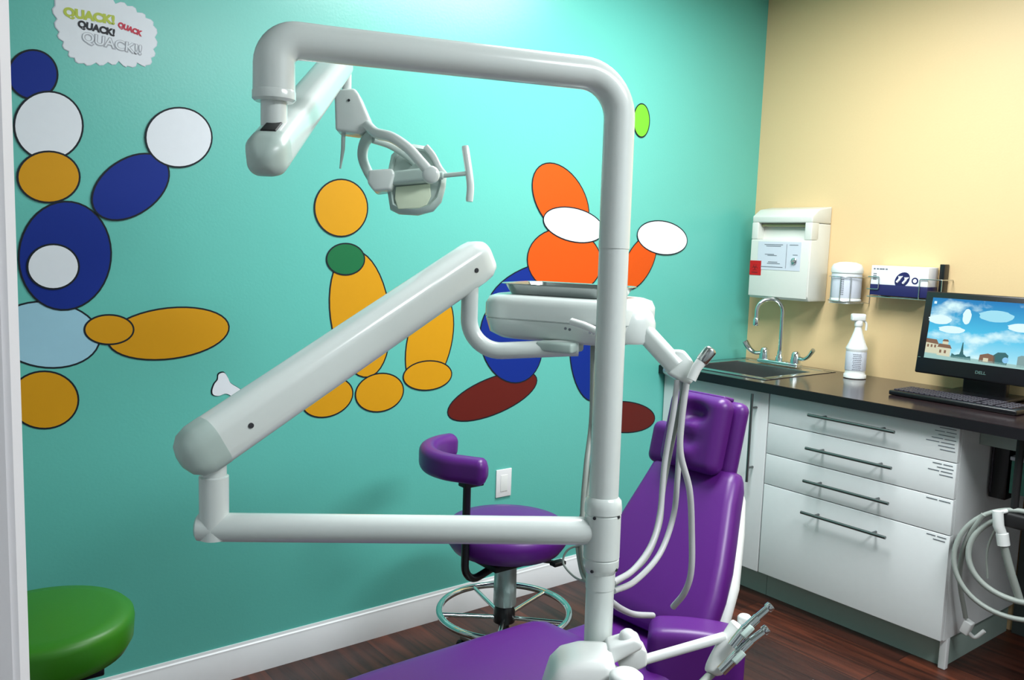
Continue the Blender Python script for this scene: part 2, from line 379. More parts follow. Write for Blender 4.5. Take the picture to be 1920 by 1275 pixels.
bx(b, -.1562, -.1555, -.30, -.302, 1.37, 1.48)
for z, ya, yb in ((1.475, -.18, -.28), (1.468, -.19, -.27), (1.43, -.185, -.235), (1.425, -.20, -.25), (1.395, -.205, -.255), (1.388, -.20, -.27), (1.475, -.315, -.36), (1.43, -.335, -.36), (1.372, -.165, -.285)): bx(b, -.1562, -.1555, ya, yb, z, z+.003)
obj('label_print', b, 'ink', dr)
b = B(); lathe(b, [(.014, 0), (.014, .006), (.009, .010), (.004, .010)], (-.156, -.345, 1.405), (-1, 0, 0)); box(b, (-.168, -.345, 1.402), (.004, .020, .005)); obj('key_lock', b, 'steel', dr)
b = B(); bx(b, -.1558, -.154, -.105, -.168, 1.332, 1.400); sk = obj('hazard_sticker', b, 'red', dr, label='red biohazard sticker')
b = B()
for a in (90, 210, 330):
    c = Vector((-.1563, -.134+.009*math.cos(math.radians(a)), 1.367+.009*math.sin(math.radians(a))))
    n = 20; v = []
    for rr in (.0085, .0060): v.append([b.verts.new(c+Vector((0, math.cos(math.radians(a)+.6+k*(2*PI-1.2)/n)*rr, math.sin(math.radians(a)+.6+k*(2*PI-1.2)/n)*rr))) for k in range(n+1)])
    for k in range(n): b.faces.new((v[0][k], v[0][k+1], v[1][k+1], v[1][k]))
bx(b, -.1564, -.1558, -.118, -.150, 1.343, 1.347)
obj('hazard_symbol', b, 'darkred', sk)
# wipes canister in wire holder
cx, cy, cz = -.078, -.562, 1.235
t = thing('wipes_canister', 'round white wipes tub with domed lid on the yellow wall', 'canister', (cx, cy, cz))
b = B(); lathe(b, [(.062, 0), (.066, .003), (.066, .012), (.062, .016), (.063, .02), (.063, .125), (.060, .128)], (cx, cy, cz), seg=44); obj('tub', b, 'shell2', t)
b = B(); lathe(b, [(.066, 0), (.067, .003), (.066, .022), (.058, .037), (.035, .046), (.012, .048)], (cx, cy, cz+.127), seg=44); obj('lid', b, 'shell2', t)
b = B(); lathe(b, [(.0634, 0), (.0637, .001), (.0637, .099), (.0634, .1)], (cx, cy, cz+.02), seg=44); obj('wrap_label', b, 'greypaper', t)
b = B()
for k in range(8):
    for q in range(2): box(b, (cx+.0642*math.cos(PI+.25+q*.1), cy+.0642*math.sin(PI+.25+q*.1), cz+.035+k*.009), (.001, .004, .005), Matrix.Rotation(PI+.25, 3, 'Z'))
obj('label_print', b, 'ink', t)
t = thing('canister_holder', 'thin wire wall holder around the round wipes tub', 'wire holder', (-.075, cy, 1.225))
b = B()
for z in (1.24, 1.345):
    n = 28; sweep(b, [(cx+.071*math.cos(2*PI*k/n), cy+.071*math.sin(2*PI*k/n), z) for k in range(n+1)], .002, 8)
for a in (PI-.5, PI+.2, PI+.8): sweep(b, [(cx+.071*math.cos(a), cy+.071*math.sin(a), 1.24), (cx+.071*math.cos(a), cy+.071*math.sin(a), 1.345)], .002, 8)
for s in (-1, 1): sweep(b, fillet([(cx, cy+s*.071, 1.345), (-.003, cy+s*.071, 1.345), (-.003, cy+s*.071, 1.23), (cx, cy+s*.071, 1.24)], .004, 3), .002, 8)
obj('ring_frame', b, 'steel', t)
b = B(); bx(b, cx-.055, -.002, cy-.045, cy+.045, 1.229, 1.2335, bev=.001); obj('shelf', b, 'shell2', t)
# glove box and wire holder
gz0, gz1 = 1.275, 1.40; ga, gb = -.680, -.925; gx = -.088
t = thing('glove_box', 'white and navy glove carton held on the yellow wall', 'glove box', (-.045, -.80, gz0))
b = B(); bx(b, gx, -.006, ga, gb, gz0+.045, gz1, bev=.002); obj('carton', b, 'paper', t)
b = B(); bx(b, gx-.001, -.005, ga+.001, gb-.001, gz0, gz0+.045, bev=.002); obj('navy_band', b, 'navy', t, label='navy lower band')
b = B(); lathe(b, [(.036, 0), (.036, .0008)], (gx, -.818, 1.345), (-1, 0, 0), seg=36, sx=.75); obj('oval_print', b, 'navy', t)
b = B()
for q in ((-.806, 1.346, .4), (-.832, 1.342, -.5)):
    sweep(b, spline([(gx-.0012, q[0]+.010, q[1]-.012), (gx-.0012, q[0], q[1]), (gx-.0012, q[0]-.010, q[1]+.012)]), [.005]*10+[.003]*7, 8)
    for k in range(3): sweep(b, [(gx-.0014, q[0], q[1]), (gx-.0014, q[0]-.013+.008*k, q[1]+.014)], .0022, 6)
obj('hand_print', b, 'paper', t)
b = B(); lathe(b, [(.014, 0), (.014, .0008)], (gx, -.872, 1.343), (-1, 0, 0)); obj('round_print', b, 'navy', t)
b = B(); lathe(b, [(.008, 0), (.008, .0004)], (gx-.0009, -.872, 1.343), (-1, 0, 0)); obj('round_print_centre', b, 'paper', t)
b = B()
for k, wd in enumerate((.008, .010, .012, .009, .010)): y = -.690-k*.013; bx(b, gx-.0008, gx, y, y-wd, 1.383, 1.389)
for k in range(4): bx(b, gx-.0008, gx, -.690, -.705, 1.34+k*.008, 1.344+k*.008)
obj('carton_print', b, 'ink', t)
t = thing('glove_box_holder', 'steel wire wall rack hooked around the glove carton', 'wire holder', (-.05, -.82, 1.26))
b = B()
for z in (1.268, 1.352): sweep(b, fillet([(-.003, ga+.012, z), (gx-.006, ga+.012, z), (gx-.006, ga-.04 if z > 1.3 else gb-.06, z)], .006, 4), .0022, 8)
sweep(b, fillet([(gx-.006, ga-.04, 1.352), (gx-.006, ga-.04, 1.30), (gx-.006, ga+.012, 1.30)], .006, 4), .0022, 8)
sweep(b, fillet([(-.003, gb-.06, 1.352), (gx-.006, gb-.06, 1.352), (gx-.006, gb+.03, 1.352), (gx-.006, gb+.03, 1.268)], .006, 4), .0022, 8)
for y in (ga-.05, gb+.05, gb-.06): sweep(b, [(-.003, y, 1.268), (gx-.006, y, 1.268)], .0022, 8)
sweep(b, [(gx-.006, gb-.06, 1.268), (gx-.006, gb-.06, 1.352)], .0022, 8); sweep(b, [(-.003, ga+.012, 1.268), (-.003, gb-.06, 1.268)], .0022, 8)
obj('wire_frame', b, 'steel', t)
b = B(); bx(b, -.04, -.002, -.945, -.965, 1.30, 1.415, bev=.002); obj('upright_plate', b, 'black', t, label='dark upright plate')

# ------------------------------------------------------------ computer
t = thing('computer_monitor', 'black desktop monitor showing a blue sky town picture on the worktop', 'monitor', (-.12, -1.19, .914))
TL = Vector((-.145, -.952, 1.308)); BLv = Vector((-.190, -.952, .985)); MW = .50
up = (TL-BLv); MH = up.length; up.normalize(); rt = Vector((0, -1, 0)); nf = rt.cross(up)   # nf points to the viewer (-x)
def scr(u_, v_, o=0): return BLv+rt*(u_)+up*(v_)+nf*o
RM = Matrix((rt, up, nf)).transposed()
b = B(); box(b, scr(MW/2, MH/2, -.018), (MW, MH, .036), RM, bev=.006); obj('casing', b, 'black', t)
sx0, sx1, sy0, sy1 = .030, MW-.030, .062, MH-.024
def screen_mat():
    m = bpy.data.materials.new('lit_screen_sky_picture'); m.use_nodes = True; nt = m.node_tree; L = nt.links.new; bs = nt.nodes['Principled BSDF']
    tc = nt.nodes.new('ShaderNodeTexCoord'); sp = nt.nodes.new('ShaderNodeSeparateXYZ'); L(tc.outputs['Object'], sp.inputs[0])
    mr = nt.nodes.new('ShaderNodeMapRange'); mr.inputs[1].default_value = 1.04; mr.inputs[2].default_value = 1.29; L(sp.outputs['Z'], mr.inputs[0])
    r = nt.nodes.new('ShaderNodeValToRGB'); r.color_ramp.elements[0].color = lin((170, 224, 236)); r.color_ramp.elements[1].color = lin((10, 110, 176)); e = r.color_ramp.elements.new(.45); e.color = lin((70, 184, 222)); L(mr.outputs[0], r.inputs[0])
    mp = nt.nodes.new('ShaderNodeMapping'); mp.inputs['Scale'].default_value = (1, 9, 16); L(tc.outputs['Object'], mp.inputs[0])
    n = nt.nodes.new('ShaderNodeTexNoise'); n.inputs['Scale'].default_value = 1.0; n.inputs['Detail'].default_value = 5; L(mp.outputs[0], n.inputs['Vector'])
    r2 = nt.nodes.new('ShaderNodeValToRGB'); r2.color_ramp.elements[0].position = .5; r2.color_ramp.elements[1].position = .68; L(n.outputs['Fac'], r2.inputs[0])
    mx = nt.nodes.new('ShaderNodeMix'); mx.data_type = 'RGBA'; L(r2.outputs[0], mx.inputs[0]); L(r.outputs[0], mx.inputs[6]); mx.inputs[7].default_value = lin((206, 236, 240))
    bs.inputs['Base Color'].default_value = (.01, .01, .01, 1); bs.inputs['Roughness'].default_value = .25; L(mx.outputs[2], bs.inputs['Emission Color']); bs.inputs['Emission Strength'].default_value = .95
    return m
b = B(); box(b, scr((sx0+sx1)/2, (sy0+sy1)/2, .0003), (sx1-sx0, sy1-sy0, .0006), RM); so = obj('screen', b, screen_mat(), t)
def spoly(pts, m, o=.001, name='picture_patch'):
    b = B(); prism(b, [scr(sx0+x, sy0+y, o) for x, y in pts], nf, .0002); obj(name, b, m, so)
e_cream = emis('screen_cream', (206, 204, 176), .9); e_roof = emis('screen_roof', (120, 84, 60), .9); e_green = emis('screen_green', (28, 92, 96), .9); e_pave = emis('screen_pavement', (150, 190, 186), .9); e_white = emis('screen_white', (214, 240, 248), .9); e_grey = emis('screen_grey', (120, 150, 150), .9); e_icon = emis('screen_icon', (130, 190, 230), .9)
SW = sx1-sx0
spoly([(0, 0), (SW, 0), (SW, .012), (0, .022)], e_pave, name='pavement')
spoly([(0, .02), (.048, .018), (.048, .060), (0, .064)], e_cream, name='house'); spoly([(0, .062), (.052, .057), (.040, .076), (0, .078)], e_roof, .0013, 'house_roof')
spoly([(.048, .016), (.098, .014), (.098, .048), (.048, .050)], e_cream, .0012, 'house'); spoly([(.046, .048), (.102, .046), (.094, .060), (.052, .062)], e_roof, .0014, 'house_roof')
spoly([(.064, .060), (.086, .060), (.086, .072), (.064, .072)], e_cream, name='chimney_block'); spoly([(.062, .072), (.088, .072), (.083, .080), (.067, .080)], e_roof, name='house_roof')
for q in range(3): spoly([(.006+q*.014, .044), (.013+q*.014, .044), (.013+q*.014, .055), (.006+q*.014, .055)], e_roof, .0016, 'window_patch')
for q in range(2): spoly([(.056+q*.018, .026), (.064+q*.018, .026), (.064+q*.018, .038), (.056+q*.018, .038)], e_roof, .0016, 'window_patch')
spoly([(.102, .013), (.178, .010), (.174, .026), (.160, .022), (.150, .030), (.128, .028), (.116, .024), (.104, .030)], e_green, name='hedge')
spoly([(.132, .026), (.150, .026), (.146, .040), (.1425, .075), (.1395, .075), (.136, .040)], e_green, .0013, 'spire')
spoly([(.206, .010), (.264, .009), (.262, .038), (.236, .044), (.208, .036)], e_roof, name='red_house'); spoly([(.222, .012), (.240, .012), (.240, .026), (.222, .026)], e_cream, .0013, 'window_patch')
spoly([(.258, .009), (.306, .008), (.308, .044), (.296, .054), (.270, .052), (.256, .040)], e_green, name='tree')
spoly([(.340, .006), (SW, .006), (SW, .052), (.352, .050), (.340, .044)], e_grey, name='house')
for cx_, cy_, rx, ry in ((.14, .175, .016, .030), (.245, .185, .062, .022), (.04, .155, .045, .018), (.09, .12, .05, .014), (.34, .15, .05, .016)):
    spoly([(cx_+rx*math.cos(k*PI/10)*(1+.08*math.sin(k*2.3)), cy_+ry*math.sin(k*PI/10)) for k in range(20)], e_white if cx_ != .245 else emis('screen_pale', (150, 214, 232), .9), .0008, 'cloud')
spoly([(.008, .216), (.018, .216), (.018, .226), (.008, .226)], e_white, name='desktop_icon')
spoly([(.300+.011*math.cos(k*PI/8), .026+.011*math.sin(k*PI/8)) for k in range(16)], e_icon, .0018, 'desktop_icon')
text('logo', 'DELL', .016, scr(MW/2+.0, .030, .0012), rt, up, 'steel', t, sx=1.1, bold=.0003)
b = B(); box(b, scr(.012, .062, .001), (.010, .002, .002), RM); obj('status_light', b, 'steel', t)
b = B(); box(b, (-.125, -1.20, .99), (.035, .16, .15), bev=.008); obj('stand_neck', b, 'black', t)
b = B(); box(b, (-.14, -1.19, .9225), (.22, .25, .016), bev=.006); obj('stand_foot', b, 'black', t)
t = thing('keyboard', 'low black keyboard lying before the monitor', 'keyboard', (-.38, -1.2, .914))
kc = Vector((-.345, -1.205, .914)); KR = Matrix.Rotation(math.radians(-1.5), 3, 'Z')
b = B(); box(b, kc+Vector((0, 0, .010)), (.155, .46, .018), KR, bev=.005); obj('key_deck', b, 'black', t)
b = B()
for i in range(6):
    for j in range(21):
        if j in (15, 16) and i == 4 and j == 15: continue
        gap = .006 if j > 14 else 0; gap2 = .006 if j > 17 else 0
        p = kc+KR@Vector((.058-i*.0215-(0 if i == 0 else -.0), .212-j*.0200-gap-gap2, .0205)); box(b, p, (.0175, .0165, .007), KR, bev=.0015, seg=1)
obj('keycaps', b, 'keys', t, sharp=30)

# ------------------------------------------------------------ under the worktop
t = thing('computer_tower', 'black computer box hung under the worktop', 'computer', (-.2, -1.37, .60))
b = B(); bx(b, -.36, -.03, -1.340, -1.398, .60, .877, bev=.004); obj('case', b, 'black', t)
b = B(); bx(b, -.362, -.36, -1.344, -1.349, .62, .79); obj('front_strip', b, 'keys', t)
t = thing('supply_tub', 'sea-green plastic tub hung under the worktop beside the black box', 'tub', (-.2, -1.47, .63))
b = B(); bx(b, -.36, -.05, -1.408, -1.411, .63, .75); bx(b, -.36, -.05, -1.533, -1.536, .63, .75); bx(b, -.36, -.357, -1.411, -1.533, .63, .75); bx(b, -.053, -.05, -1.411, -1.533, .63, .75); bx(b, -.357, -.053, -1.411, -1.533, .63, .633); obj('tub_wall', b, 'teabox', t)
b = B(); bx(b, -.368, -.34, -1.404, -1.540, .748, .762, bev=.003); bx(b, -.34, -.045, -1.404, -1.410, .748, .762); bx(b, -.34, -.045, -1.534, -1.540, .748, .762); obj('rim', b, 'greypaper', t)
for q in (-1.410, -1.534):
    b = B(); sweep(b, [(-.2, q, .76), (-.2, q, .878)], .004, 8); obj('hanger', b, 'steel', t)
# coiled hose with suction tip
t = thing('suction_hose', 'grey suction hose looped in big coils under the worktop', 'hose', (-.40, -1.50, .2))
def ring_pts(c, rx, rz, n): return [Vector((-.625+(-1.36-(c[0]+rx*math.cos(2*PI*k/n)))*.30+.012*math.sin(4*PI*k/n), c[0]+rx*math.cos(2*PI*k/n), c[1]+rz*math.sin(2*PI*k/n))) for k in range(n+1)]
b = B(); sweep(b, ring_pts((-1.545, .455), .185, .180, 60), .0085, 12); obj('hose_coil', b, 'hose2', t)
b = B(); sweep(b, ring_pts((-1.560, .475), .160, .140, 60), .0095, 12); obj('hose_coil', b, 'hose2', t)
b = B(); sweep(b, spline([(-.60, -1.43, .60), (-.60, -1.385, .50), (-.58, -1.365, .36), (-.52, -1.372, .20)]), .008, 12); obj('hose_tail', b, 'hose2', t)
b = B(); sweep(b, spline([(-.58, -1.47, .58), (-.58, -1.445, .48), (-.57, -1.45, .38)]), .004, 8); obj('thin_tube', b, 'hose2', t)
b = B(); box(b, (-.51, -1.376, .165), (.03, .03, .05), Matrix.Rotation(.3, 3, 'X'), bev=.005); sweep(b, spline([(-.51, -1.378, .150), (-.50, -1.40, .135), (-.49, -1.425, .165)]), .007, 10); obj('end_fitting', b, 'shell2', t)
b = B(); sweep(b, [(-.57, -1.51, .62), (-.57, -1.51, .876)], .012, 10); box(b, (-.57, -1.51, .60), (.05, .10, .05), bev=.01); bx(b, -.60, -.54, -1.48, -1.54, .872, .8775); obj('hanger_bracket', b, 'blackm', t)
t = thing('suction_handpiece', 'white suction tip hanging from the bracket among the hose coils', 'handpiece', (-.50, -1.5, .4))
b = B(); sweep(b, hand([(1871, 958, 2.78), (1872, 985, 2.78), (1880, 1005, 2.78)]), [.016, .017, .015], 16); sweep(b, hand([(1871, 962, 2.78), (1888, 958, 2.78)]), .007, 10); obj('valve_head', b, 'shell2', t)
b = B(); sweep(b, hand([(1879, 1000, 2.78), (1882, 1022, 2.78)]), .019, 16); obj('grip', b, 'shell2', t)
b = B(); sweep(b, hand([(1882, 1022, 2.78), (1896, 1075, 2.78), (1912, 1125, 2.79)]), .0125, 14); obj('tube', b, 'hose2', t)

# ------------------------------------------------------------ teal wall: outlet, cloud sticker, abstract stickers
t = thing('wall_outlet', 'small white outlet cover low on the teal wall behind the purple stool', 'outlet', (-1.512, 0, .50))
b = B(); bx(b, -1.550, -1.474, -.006, -.0005, .435, .548, bev=.002); obj('cover_plate', b, 'trim', t)
b = B(); bx(b, -1.529, -1.495, -.0075, -.006, .458, .525, bev=.0008); obj('outlet_face', b, 'shell2', t)
def wallpoly(pts, y0, y1, name, m, parent, label=None):
    b = B(); prism(b, [(p[0], y0, p[1]) for p in pts], (0, -1, 0), y0-y1); return obj(name, b, m, parent, label=label)
def wp(px, py): h_ = hit(px, py, 1, 0); return Vector((h_.x, h_.z))
def closed(pts, n=8):
    m = len(pts); out = []
    for i in range(m):
        a, b_, c, d = pts[(i-1) % m], pts[i], pts[(i+1) % m], pts[(i+2) % m]
        for k in range(n):
            t_ = k/n; out.append(.5*((2*b_)+(c-a)*t_+(2*a-5*b_+4*c-d)*t_*t_+(3*b_-a-3*c+d)*t_**3))
    return out
t = thing('speech_cloud_sticker', 'white cloud-shaped wall sticker lettered QUACK four times', 'wall sticker', (-2.95, 0, 1.98))
cl = [(104, 12), (120, -10), (150, -16), (172, -8), (200, -2), (216, 8), (238, 12), (256, 24), (272, 34), (286, 48), (289, 70), (286, 92), (282, 108), (272, 122), (256, 117), (238, 123), (222, 114), (202, 116), (180, 117), (158, 118), (140, 108), (130, 96), (120, 78), (112, 60), (108, 36)]
cp = [wp(*p) for p in cl]; c0 = sum(cp, Vector((0, 0)))/len(cp); fine = []
m_ = len(cp)
for i in range(m_):
    a, b_ = cp[i], cp[(i+1) % m_]; mid = (a+b_)/2; n_ = (mid-c0).normalized()
    fine += [a, a.lerp(b_, .33)+n_*.008, a.lerp(b_, .66)+n_*.008]
wallpoly([c0+(p-c0)*1.018 for p in fine], -.0005, -.0010, 'cloud_border', 'greypaper', t)
wallpoly(fine, -.0010, -.0016, 'cloud_face', 'swhite', t)
def wtext(s, px, py, size, m, ang, sx=1, bold=.002, off=0):
    p = wp(px, py); X = Vector((math.cos(ang), 0, math.sin(ang))); Y = Vector((-math.sin(ang), 0, math.cos(ang)))
    text('lettering', s, size, (p.x, -.0020-off, p.y), X, Y, m, t, ext=.0003, sx=sx, bold=bold)
wtext('QUACK!', 168, 31, .031, 'olive', .0, 1.08, .002)
wtext('QUACK!', 181, 54, .025, 'darkink', -.10, .98, .0014)
wtext('QUACK', 243, 55, .019, 'crim', -.24, .92, .0014)
wtext('QUACK!!', 211, 83, .036, 'grey', -.08, 1.05, .0024); wtext('QUACK!!', 210.5, 82.5, .036, 'swhite', -.08, 1.05, .0002, off=.0006)

def blob(cx_, cy_, rx, ry, rot, k=0):
    """plain rounded patch; k bends the ellipse into a bean"""
    c = wp(cx_, cy_); e1 = (wp(cx_+20*math.cos(rot), cy_+20*math.sin(rot))-c)/20; e2 = (wp(cx_-20*math.sin(rot), cy_+20*math.cos(rot))-c)/20; out = []
    for i in range(40):
        a = 2*PI*i/40; x = rx*math.cos(a); y = ry*math.sin(a)+k*((x/rx)**2-.4)*ry
        out.append(c+e1*x+e2*y)
    return out
def sticker(t, patches):
    for n, (m, args) in enumerate(patches):
        pts = blob(*args); ar = sum(pts[i].x*pts[(i+1) % 40].y-pts[i].y*pts[(i+1) % 40].x for i in range(40)); sg = 1 if ar > 0 else -1; big = []
        for i, p in enumerate(pts):
            tn = pts[(i+1) % 40]-pts[i-1]; big.append(p+Vector((tn.y, -tn.x)).normalized()*.005*sg)
        y = -.0005-n*.0003
        o = wallpoly(pts, y-.00015, y-.00028, 'colour_patch', m, t)
        wallpoly(big, y, y-.00015, 'patch_outline', 'outline', o)
t = thing('wall_sticker', 'large wall sticker in blue, white and amber patches nearest the door frame', 'wall sticker', (-3.0, 0, 1.3))
sticker(t, [('lblue', (92, 628, 96, 60, .1, 0)), ('amber', (84, 750, 62, 52, 0, 0)), ('amber', (320, 625, 112, 46, -.12, 0)), ('amber', (205, 618, 44, 26, 0, 0)), ('blue', (124, 480, 84, 100, .1, 0)),
            ('blue', (62, 140, 44, 44, 0, 0)), ('swhite', (92, 236, 62, 62, 0, 0)), ('amber', (92, 332, 56, 46, 0, 0)),
            ('blue', (246, 350, 78, 50, -.6, 0)), ('swhite', (336, 258, 60, 54, 0, 0)), ('swhite', (100, 500, 46, 40, 0, 0))])
t = thing('wall_sticker', 'tall amber and green wall sticker behind the lamp and spring arm', 'wall sticker', (-2.2, 0, 1.3))
sticker(t, [('amber', (806, 640, 40, 92, .22, 0)), ('amber', (676, 590, 54, 118, -.12, 0)), ('amber', (614, 745, 48, 34, -.35, 0)), ('amber', (712, 736, 44, 34, -.25, 0)), ('amber', (802, 704, 44, 26, -.1, 0)),
            ('sgreen', (648, 486, 34, 28, 0, 0)), ('amber', (640, 390, 48, 52, 0, 0))])
t = thing('bone_sticker', 'white bone-shaped wall sticker above the lower arm', 'wall sticker', (-2.6, 0, .95))
bone = [(398, 732), (402, 720), (408, 712), (410, 702), (420, 699), (427, 708), (432, 718), (446, 727), (470, 742), (490, 752), (486, 762), (470, 764), (462, 756), (440, 746), (424, 738), (410, 742), (400, 740)]
fine = closed([wp(*p) for p in bone], 5); c0 = sum(fine, Vector((0, 0)))/len(fine)
wallpoly([c0+(p-c0)*1.07 for p in fine], -.0005, -.0011, 'patch_outline', 'outline', t); wallpoly(fine, -.0011, -.0018, 'colour_patch', 'swhite', t)
t = thing('wall_sticker', 'large wall sticker in orange, blue and maroon patches behind the white post', 'wall sticker', (-1.5, 0, 1.3))
sticker(t, [('maroon', (926, 742, 88, 32, -.4, 0)), ('maroon', (1170, 782, 58, 28, .05, 0)), ('blue', (960, 640, 56, 78, -.2, 0)), ('blue', (1108, 660, 38, 92, -.05, 0)), ('blue', (1015, 555, 100, 58, -.35, 0)),
            ('orange', (1060, 490, 68, 60, .2, 0)), ('orange', (1052, 375, 44, 72, -.5, 0)), ('orange', (1198, 492, 24, 54, .45, 0)), ('swhite', (1076, 422, 56, 30, .25, 0)), ('swhite', (1242, 446, 46, 30, .2, 0)), ('lime', (1202, 226, 14, 30, 0, 0))])

# ------------------------------------------------------------ stools
def base_star(t, c, r, m, z=.07):
    for k in range(5):
        a = 2*PI*k/5+.35; d_ = Vector((math.cos(a), math.sin(a), 0)); e = c+d_*r
        b = B(); sweep(b, [c+Vector((0, 0, z+.03)), e+Vector((0, 0, z))], [1, .7], sec=rsec(.04, .03, .008), up=(0, 0, 1)); lg = obj('leg', b, m, t)
        b = B(); lathe(b, [(.018, -.018), (.024, -.012), (.024, .012), (.018, .018)], e+Vector((0, 0, .0245)), d_.cross(Vector((0, 0, 1)))); sweep(b, [e+Vector((0, 0, .03)), e+Vector((0, 0, z))], .006, 8); obj('caster', b, 'blackm', lg)
sc = Vector((-1.875, -.50, 0))
t = thing('operator_stool', 'purple round dental stool with curved backrest and foot ring', 'stool', sc)
b = B(); lathe(b, [(.05, 0), (.13, .004), (.178, .022), (.196, .048), (.200, .075), (.198, .094), (.185, .106), (.14, .113), (.06, .116), (.002, .117)], sc+Vector((0, 0, .432)), seg=56); obj('seat', b, 'purple', t, sharp=80)
b = B(); box(b, sc+Vector((0, 0, .424)), (.22, .18, .02), bev=.004); sweep(b, [sc+Vector((.05, -.05, .415)), sc+Vector((.13, -.10, .405))], .006, 8); box(b, sc+Vector((.135, -.104, .403)), (.05, .03, .014), bev=.004); obj('mechanism', b, 'blackm', t)
arc = spline([at(908, 890, 2.53), at(872, 884, 2.55), at(835, 876, 2.57), at(808, 862, 2.62), at(804, 846, 2.70), at(822, 838, 2.78), at(848, 836, 2.84)], 7)
n_ = len(arc); rad = [.8 if k in (0, n_-1) else 1 for k in range(n_)]
e0 = arc[0]+(arc[0]-arc[1]).normalized()*.008; e1 = arc[-1]+(arc[-1]-arc[-2]).normalized()*.008
zc = sum(p.z for p in arc)/n_
arc = [Vector((p.x, p.y, zc+.35*(p.z-zc))) for p in [e0]+arc+[e1]]
b = B(); sweep(b, arc, [.45, .85]+[1]*(n_-2)+[.85, .45], sec=rsec(.058, .082, .026, 6), up=(0, 0, 1)); br = obj('backrest', b, 'purple', t, sharp=80)
b = B(); p0 = at(876, 905, 2.60); jp = fillet([p0, Vector((p0.x, p0.y, .385)), sc+Vector((-.03, -.02, .415))], .055, 8); sweep(b, jp, .0125, 16); obj('backrest_post', b, 'black', t)
b = B(); bx(b, p0.x-.02, p0.x+.05, p0.y-.02, p0.y+.02, p0.z-.012, p0.z+.006, bev=.003); obj('post_clamp', b, 'blackm', t)
b = B(); lathe(b, [(.036, 0), (.038, .01), (.036, .15), (.034, .16)], sc+Vector((0, 0, .258))); obj('column_cover', b, 'foil', t, label='crinkled silver sleeve')
b = B(); lathe(b, [(.03, 0), (.03, .04), (.018, .05), (.018, .36)], sc+Vector((0, 0, .07))); obj('gas_column', b, 'black', t)
rc = sc+Vector((.0, 0, .235)); b = B(); n = 56
sweep(b, [rc+Vector((.215*math.cos(2*PI*k/n), .215*math.sin(2*PI*k/n), 0)) for k in range(n+1)], .011, 14); 
fr = obj('foot_ring', b, 'chrome', t)
for k in range(5):
    a = 2*PI*k/5+.2; b = B(); sweep(b, [rc+Vector((.03*math.cos(a), .03*math.sin(a), -.02)), rc+Vector((.207*math.cos(a), .207*math.sin(a), 0))], .007, 10); obj('spoke', b, 'chrome', fr)
b = B(); lathe(b, [(.036, -.035), (.036, .0), (.03, .02)], rc); obj('ring_hub', b, 'black', fr)
base_star(t, sc, .22, 'steel', .06)
gc = Vector((-3.232, -.60, 0))
t = thing('green_stool', 'bright green round padded stool beside the door frame', 'stool', gc)
b = B(); lathe(b, [(.05, -.004), (.13, .0), (.165, .016), (.178, .040), (.181, .082), (.179, .094), (.170, .103), (.14, .106), (.002, .107)], gc+Vector((0, 0, .49)), seg=56); obj('seat', b, 'green', t, sharp=80)
b = B(); box(b, gc+Vector((0, 0, .475)), (.2, .18, .02), bev=.004); lathe(b, [(.028, 0), (.028, .2), (.018, .21), (.018, .40)], gc+Vector((0, 0, .07))); obj('gas_column', b, 'black', t)
base_star(t, gc, .185, 'black')

# ------------------------------------------------------------ patient chair
t = thing('dental_chair', 'purple reclining patient chair with white shell and head cushion', 'patient chair', (-2.1, -1.07, 0))
def chairbox(bm, c, s, r, rot, fn=None, n=16): rbox(bm, c, s, r, rot, n, fn)
# backrest: lofted slab from seat end to shoulder, tapering
def loft(bm, secs, r=.03, n=6):
    """secs: list of (centre, widthdir, thickdir, w, t)"""
    rings = []
    for c, wd, td, w, th, rr in secs:
        rings.append([bm.verts.new(Vector(c)+Vector(wd)*a+Vector(td)*b_) for a, b_ in rsec(w, th, min(rr, w/2-.001, th/2-.001), n)])
    m = len(rings[0])
    for i in range(len(rings)-1):
        for j in range(m): bm.faces.new((rings[i][j], rings[i][(j+1) % m], rings[i+1][(j+1) % m], rings[i+1][j]))
    bm.faces.new(rings[0][::-1]); bm.faces.new(rings[-1])
b0 = Vector((-1.845, -1.085, .41)); b1 = Vector((-1.555, -1.020, .800)); ax_ = (b1-b0).normalized(); Yd = Vector((-.06, 1, 0)).normalized(); nb = Yd.cross(ax_).normalized()
if nb.x > 0: nb = -nb
def back(s, w, th, off=0, rr=.03): return (b0.lerp(b1, s)+nb*off, Yd, nb, w, th, rr)
b = B(); loft(b, [back(-.03, .38, .03), back(-.0, .41, .06), back(.1, .425, .075), back(.28, .425, .08), back(.45, .405, .085), back(.62, .37, .085), back(.8, .33, .085), back(.92, .31, .08), back(.975, .295, .065), back(1.0, .28, .03)])
bk = obj('backrest', b, 'purple', t, sharp=70)
b = B(); loft(b, [back(-.02, .40, .03, -.058), back(.1, .435, .05, -.058), back(.4, .42, .05, -.055), back(.7, .35, .045, -.052), back(.9, .29, .04, -.05), back(.94, .26, .02, -.05)]); obj('back_shell', b, 'shell2', bk, sharp=70, label='white rear shell')
